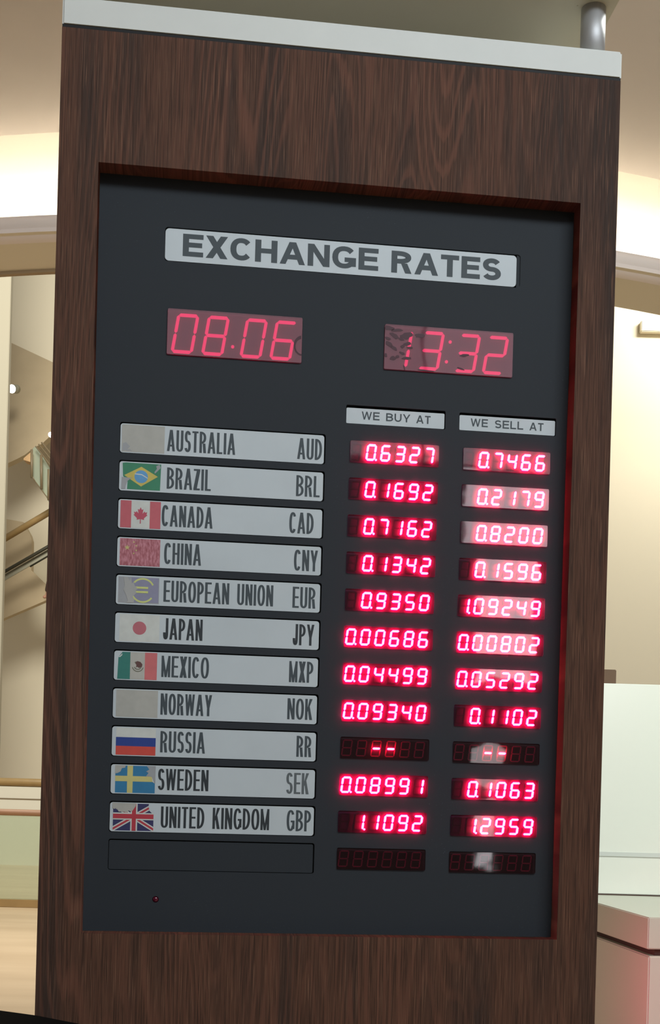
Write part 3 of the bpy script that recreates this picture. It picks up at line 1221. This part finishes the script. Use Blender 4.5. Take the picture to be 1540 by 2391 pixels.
# the red glow on the counter side: an added lamp, unseen behind the kiosk, no sign there
area('red_fill_lamp', (0.22, 2.85, 1.02), (0.95, 3.38, 0.86), 0.20, 0.20, 0.75, (1.0, 0.12, 0.24), 60)

# ================================================================== LEFT: GALLERY
M['rail_wood'] = mat('oak_rail', srgb(152, 126, 82), 0.45, var=.08, vscale=5)
M['rail_wood2'] = mat('brown_rail', srgb(150, 112, 84), 0.45, var=.06, vscale=5)
M['parapet'] = mat('parapet_paint', srgb(214, 212, 198), 0.8)
M['stair_beige'] = mat('darker_beige', srgb(176, 160, 132), 0.8, var=.04, vscale=2)  # one beige, darker than the cream walls
M['dark_rail'] = mat('dark_green_rubber', srgb(52, 50, 38), 0.5)
M['rail_steel'] = mat('grey_steel', srgb(150, 148, 132), 0.4, metal=.4)
M['bronze'] = mat('bronze_frame', srgb(120, 106, 82), 0.5)


def glass_mat(name, col, a):
    q = NT(name)
    q.t.nodes.remove(q.b)
    tr = q.n('ShaderNodeBsdfTransparent')
    tr.inputs[0].default_value = (*col, 1)
    df = q.n('ShaderNodeBsdfDiffuse')
    df.inputs[0].default_value = (*srgb(200, 212, 200), 1)
    gl = q.n('ShaderNodeBsdfGlossy')
    gl.inputs['Roughness'].default_value = .05
    m1, m2 = q.n('ShaderNodeMixShader'), q.n('ShaderNodeMixShader')
    m1.inputs[0].default_value = a
    q.l(tr.outputs[0], m1.inputs[1])
    q.l(df.outputs[0], m1.inputs[2])
    m2.inputs[0].default_value = .06
    q.l(m1.outputs[0], m2.inputs[1])
    q.l(gl.outputs[0], m2.inputs[2])
    q.l(m2.outputs[0], q.out.inputs['Surface'])
    return q.m


M['glass'] = glass_mat('greenish_glass', (.90, .95, .86), .18)
M['glass2'] = glass_mat('grey_green_glass', (.82, .86, .74), .35)

near = thing('glass_balustrade', 'near glass balustrade with a brown rail and wooden kerb, left of the kiosk', 'railing', (-4.0, 13.5, 0))
bm = new()
box(bm, -3.2, 3.2, -.05, .05, 0, .088, bev=.004)
obj('kerb', bm, M['rail_wood'], near)
bm = new()
box(bm, -3.2, 3.2, -.008, .008, .088, 1.03)
obj('glass_panel', bm, M['glass'], near)
bm = new()
tube(bm, (-3.2, 0, 1.064), (3.2, 0, 1.064), .036)
obj('handrail', bm, M['rail_wood2'], near, smooth=True)
far = thing('parapet_wall', 'far cream parapet with an oak handrail on top, across the void', 'railing', (-5.0, 20.0, 0))
bm = new()
box(bm, -4, 4.2, 0, .15, 0, 1.31)
obj('parapet_body', bm, M['parapet'], far)
bm = new()
box(bm, -4, 4.2, -.006, 0, 1.095, 1.115)
obj('joint_line', bm, M['bronze'], far)
bm = new()
tube(bm, (-4, .05, 1.38), (4.2, .05, 1.38), .07)
obj('handrail', bm, M['rail_wood'], far, smooth=True)
# pillar
e = pt(8, 1300, 22.0)
bm = new()
box(bm, e.x - 1.6, e.x, 22.0, 22.15, 0, 14, bev=.01)
tag(obj('pillar', bm, mat('pillar_paint', srgb(172, 167, 150), .85)), 'pale cream pillar at the far left edge of the hall', 'pillar')


def origin(p):
    return Vector((0, 0, 0)) if p is None else p.location + origin(p.parent)


def px_prism(name, pts, depth, thick, m, parent=None):
    bm = bmesh.new()
    prism(bm, [pt(x, y, depth) - (origin(parent)) for x, y in pts], thick)
    return obj(name, bm, m, parent)


# stair flight in the atrium
stair = thing('staircase', 'cream atrium staircase with wooden and dark handrails, seen left of the kiosk', 'staircase', (-5.5, 24.2, 0))


def slope_prism(name, pts, d_top, d_low, m, parent):
    """underside that leans back: nearer at the bottom"""
    ys = [p[1] for p in pts]
    y0, y1 = min(ys), max(ys)
    P_ = [pt(x, y, d_top + (d_low - d_top) * (y - y0) / (y1 - y0)) - parent.location for x, y in pts]
    bm = bmesh.new()
    prism(bm, P_, .25)
    return obj(name, bm, m, parent)


slope_prism('soffit', [(-60, 760), (260, 910), (260, 990), (122, 1014), (98, 1036), (78, 1046), (58, 1062), (41, 1071), (-60, 1118)], 26.6, 24.6, M['stair_beige'], stair)
px_prism('beige_panel', [(-60, 1200), (16, 1212), (54, 1219), (70, 1248), (74, 1262), (73, 1332), (108, 1366), (114, 1399), (16, 1441), (-60, 1475)], 25.2, .2, M['stair_beige'], stair)  # flat polygon beside the flight, darker beige than the wall behind


def px_bar(name, a, b, depth, thick_px, m, parent, rnd=True):
    A, B = pt(*a, depth) - origin(parent), pt(*b, depth) - origin(parent)
    bm = bmesh.new()
    tube(bm, A, B, thick_px / F * depth / 2, n=12)
    return obj(name, bm, m, parent, smooth=True)


px_bar('handrail', (-40, 1288), (240, 1122), 24.4, 15, M['rail_wood'], stair)
px_bar('handrail', (-40, 1364), (240, 1203), 24.4, 8, M['dark_rail'], stair)['label'] = 'dark green handrail'
px_prism('glass_strip', [(-40, 1370), (240, 1209), (240, 1222), (-40, 1385)], 24.5, .03, M['rail_steel'], stair)
px_bar('bottom_rail', (70, 1323), (240, 1224), 24.4, 4, M['dark_rail'], stair)
# curved glass balustrade higher up
upper = bpy.data.objects.new('curved_balustrade', None)
COL.objects.link(upper)
upper.parent = stair
upper['label'] = 'curved glass balustrade with bronze rails'
UP = stair.location
px_prism('glass_panel', [(76, 1048), (84, 1040), (117, 1095), (240, 1260), (240, 1330), (114, 1172), (96, 1140), (80, 1120), (74, 1108), (71, 1096)], 23.6, .03, M['glass2'], upper)
for a, b, t in (((83, 1042), (250, 1258), 3), ((90, 1037), (250, 1235), 3), ((97, 1033), (250, 1222), 4)):
    px_bar('rail', a, b, 23.45, t, M['bronze'], upper)
for a, b, t in (((96, 1062), (97, 1142), 6), ((74, 1050), (74, 1116), 6), ((113, 1096), (113, 1168), 5)):
    px_bar('post', a, b, 23.45, t, M['bronze'], upper)
px_bar('bottom_edge', (74, 1110), (82, 1124), 23.45, 2.5, M['bronze'], upper)
px_bar('bottom_edge', (82, 1124), (250, 1348), 23.45, 2.5, M['bronze'], upper)
px_prism('wooden_end', [(55, 1070), (76, 1052), (76, 1080), (55, 1074)], 24.0, .3, mat('warm_wood_end', srgb(196, 160, 116), .6, var=.1, vscale=20), stair)
# spotlights under the soffit
M['bulb'] = mat('lamp_face', (1, 1, 1), .5, emit=(1.0, .95, .85), strength=9)
for i, (x, y, lab) in enumerate(((28, 908, 'round white spotlight glowing on the pale soffit at far left'), (119, 1015, 'round white spotlight peeping out beside the kiosk edge'))):
    c0 = pt(x, y, 23.9 if i else 24.3)
    sp = thing('spotlight', lab, 'light', c0, 0, 'spotlights in the atrium')
    bm = bmesh.new()
    tube(bm, (0, 0, 0), (.05, .16, .05), .085 - .03 * i, .09 - .03 * i, 24)
    obj('housing', bm, M['rail_steel'], sp, smooth=True)
    bm = bmesh.new()
    bmesh.ops.create_uvsphere(bm, u_segments=20, v_segments=10, radius=.083 - .03 * i)
    obj('bulb', bm, M['bulb'], sp, smooth=True)

# person on the stair, all but one leg hidden by the kiosk
foot = pt(109, 1401, 24.7)
person = thing('person', 'person in dark trousers on the stair, almost hidden by the kiosk edge', 'person', foot, 0)


def skin(name, pts, edges, rad, m, parent):
    me = bpy.data.meshes.new(name)
    me.from_pydata(pts, edges, [])
    o = bpy.data.objects.new(name, me)
    COL.objects.link(o)
    sk = o.modifiers.new('skin', 'SKIN')
    sk.use_smooth_shade = True
    su = o.modifiers.new('sub', 'SUBSURF')
    su.levels = su.render_levels = 2
    for v, r in zip(me.skin_vertices[0].data, rad):
        v.radius = (r, r)
    me.skin_vertices[0].data[0].use_root = True
    dg = bpy.context.evaluated_depsgraph_get()
    m2 = bpy.data.meshes.new_from_object(o.evaluated_get(dg))
    bpy.data.objects.remove(o)
    m2.name = name
    m2.materials.clear()
    m2.materials.append(m)
    for p in m2.polygons:
        p.use_smooth = True
    r_ = bpy.data.objects.new(name, m2)
    COL.objects.link(r_)
    r_.parent = parent
    return r_


skn = mat('skin_tone', srgb(176, 132, 112), .55)
trs = mat('dark_brown_cloth', srgb(62, 48, 40), .8)
shr = mat('grey_shirt_cloth', srgb(120, 118, 120), .8)
H_ = .30
bp_ = [(H_, 0, .88), (H_, 0, 1.08), (H_, 0, 1.30), (H_, 0, 1.45), (H_, -.01, 1.52), (H_, -.02, 1.60), (H_, -.02, 1.68),
       (H_ - .12, 0, 1.38), (H_ - .17, 0, 1.12), (H_ - .15, -.08, .90), (H_ - .15, -.10, .80), (H_ + .12, 0, 1.38), (H_ + .17, 0, 1.12), (H_ + .15, -.08, .90), (H_ + .15, -.10, .80),
       (H_ - .08, 0, .84), (.08, -.01, .48), (.0, .02, .09), (-.03, -.13, .035), (H_ + .08, 0, .84), (H_ + .09, -.01, .48), (H_ + .10, .02, .09), (H_ + .11, -.13, .035)]
be = [(0, 1), (1, 2), (2, 3), (3, 4), (4, 5), (5, 6), (2, 7), (7, 8), (8, 9), (9, 10), (2, 11), (11, 12), (12, 13), (13, 14), (0, 15), (15, 16), (16, 17), (17, 18), (0, 19), (19, 20), (20, 21), (21, 22)]
br = [.12, .125, .14, .06, .055, .085, .07, .06, .042, .033, .03, .06, .042, .033, .03, .085, .058, .04, .035, .085, .058, .04, .035]
skin('body', bp_, be, br, skn, person)
skin('trousers', [(H_, 0, .92), (H_ - .08, 0, .84), (.08, -.01, .48), (.0, .02, .15), (H_ + .08, 0, .84), (H_ + .09, -.01, .48), (H_ + .10, .02, .13)],
     [(0, 1), (1, 2), (2, 3), (0, 4), (4, 5), (5, 6)], [.135, .10, .075, .062, .10, .075, .062], trs, person)
skin('shirt', [(H_, 0, .95), (H_, 0, 1.12), (H_, 0, 1.32), (H_, 0, 1.43), (H_ - .12, 0, 1.38), (H_ - .165, 0, 1.2), (H_ + .12, 0, 1.38), (H_ + .165, 0, 1.2)],
     [(0, 1), (1, 2), (2, 3), (2, 4), (4, 5), (2, 6), (6, 7)], [.14, .14, .155, .075, .075, .06, .075, .06], shr, person)
bm = bmesh.new()
bmesh.ops.create_uvsphere(bm, u_segments=20, v_segments=12, radius=.1)
for v in bm.verts:
    v.co.z *= 1.1
    v.co += Vector((H_, .015, 1.665))
obj('hair', bm, mat('dark_hair', (.02, .015, .012), .6), person, smooth=True)

# ================================================================== FOREGROUND
ed = [(-.95, 1.42), (-.367, 1.361), (-.320, 1.338), (-.262, 1.297), (-.225, 1.255), (-.200, 1.20), (-.185, 1.12), (-.180, .95), (-.180, .70), (-.95, .70)]
top_z = EYE - .264
bm = bmesh.new()
a = [bm.verts.new((x, y, top_z)) for x, y in ed]
b = [bm.verts.new((x, y, top_z - .04)) for x, y in ed]
bm.faces.new(a)
bm.faces.new(b[::-1])
for i in range(len(ed)):
    j = (i + 1) % len(ed)
    bm.faces.new((a[i], b[i], b[j], a[j]))
ledge = thing('black_ledge', 'black round cornered ledge in the bottom left corner, in front of the kiosk', 'counter', (0, 0, 0))
obj('top', bm, mat('dull_black_top', (.004, .004, .004), .9, spec=.05), ledge)
bm = new()
box(bm, -.90, -.30, .75, 1.25, 0, top_z - .04)
obj('pedestal', bm, M['black'], ledge)
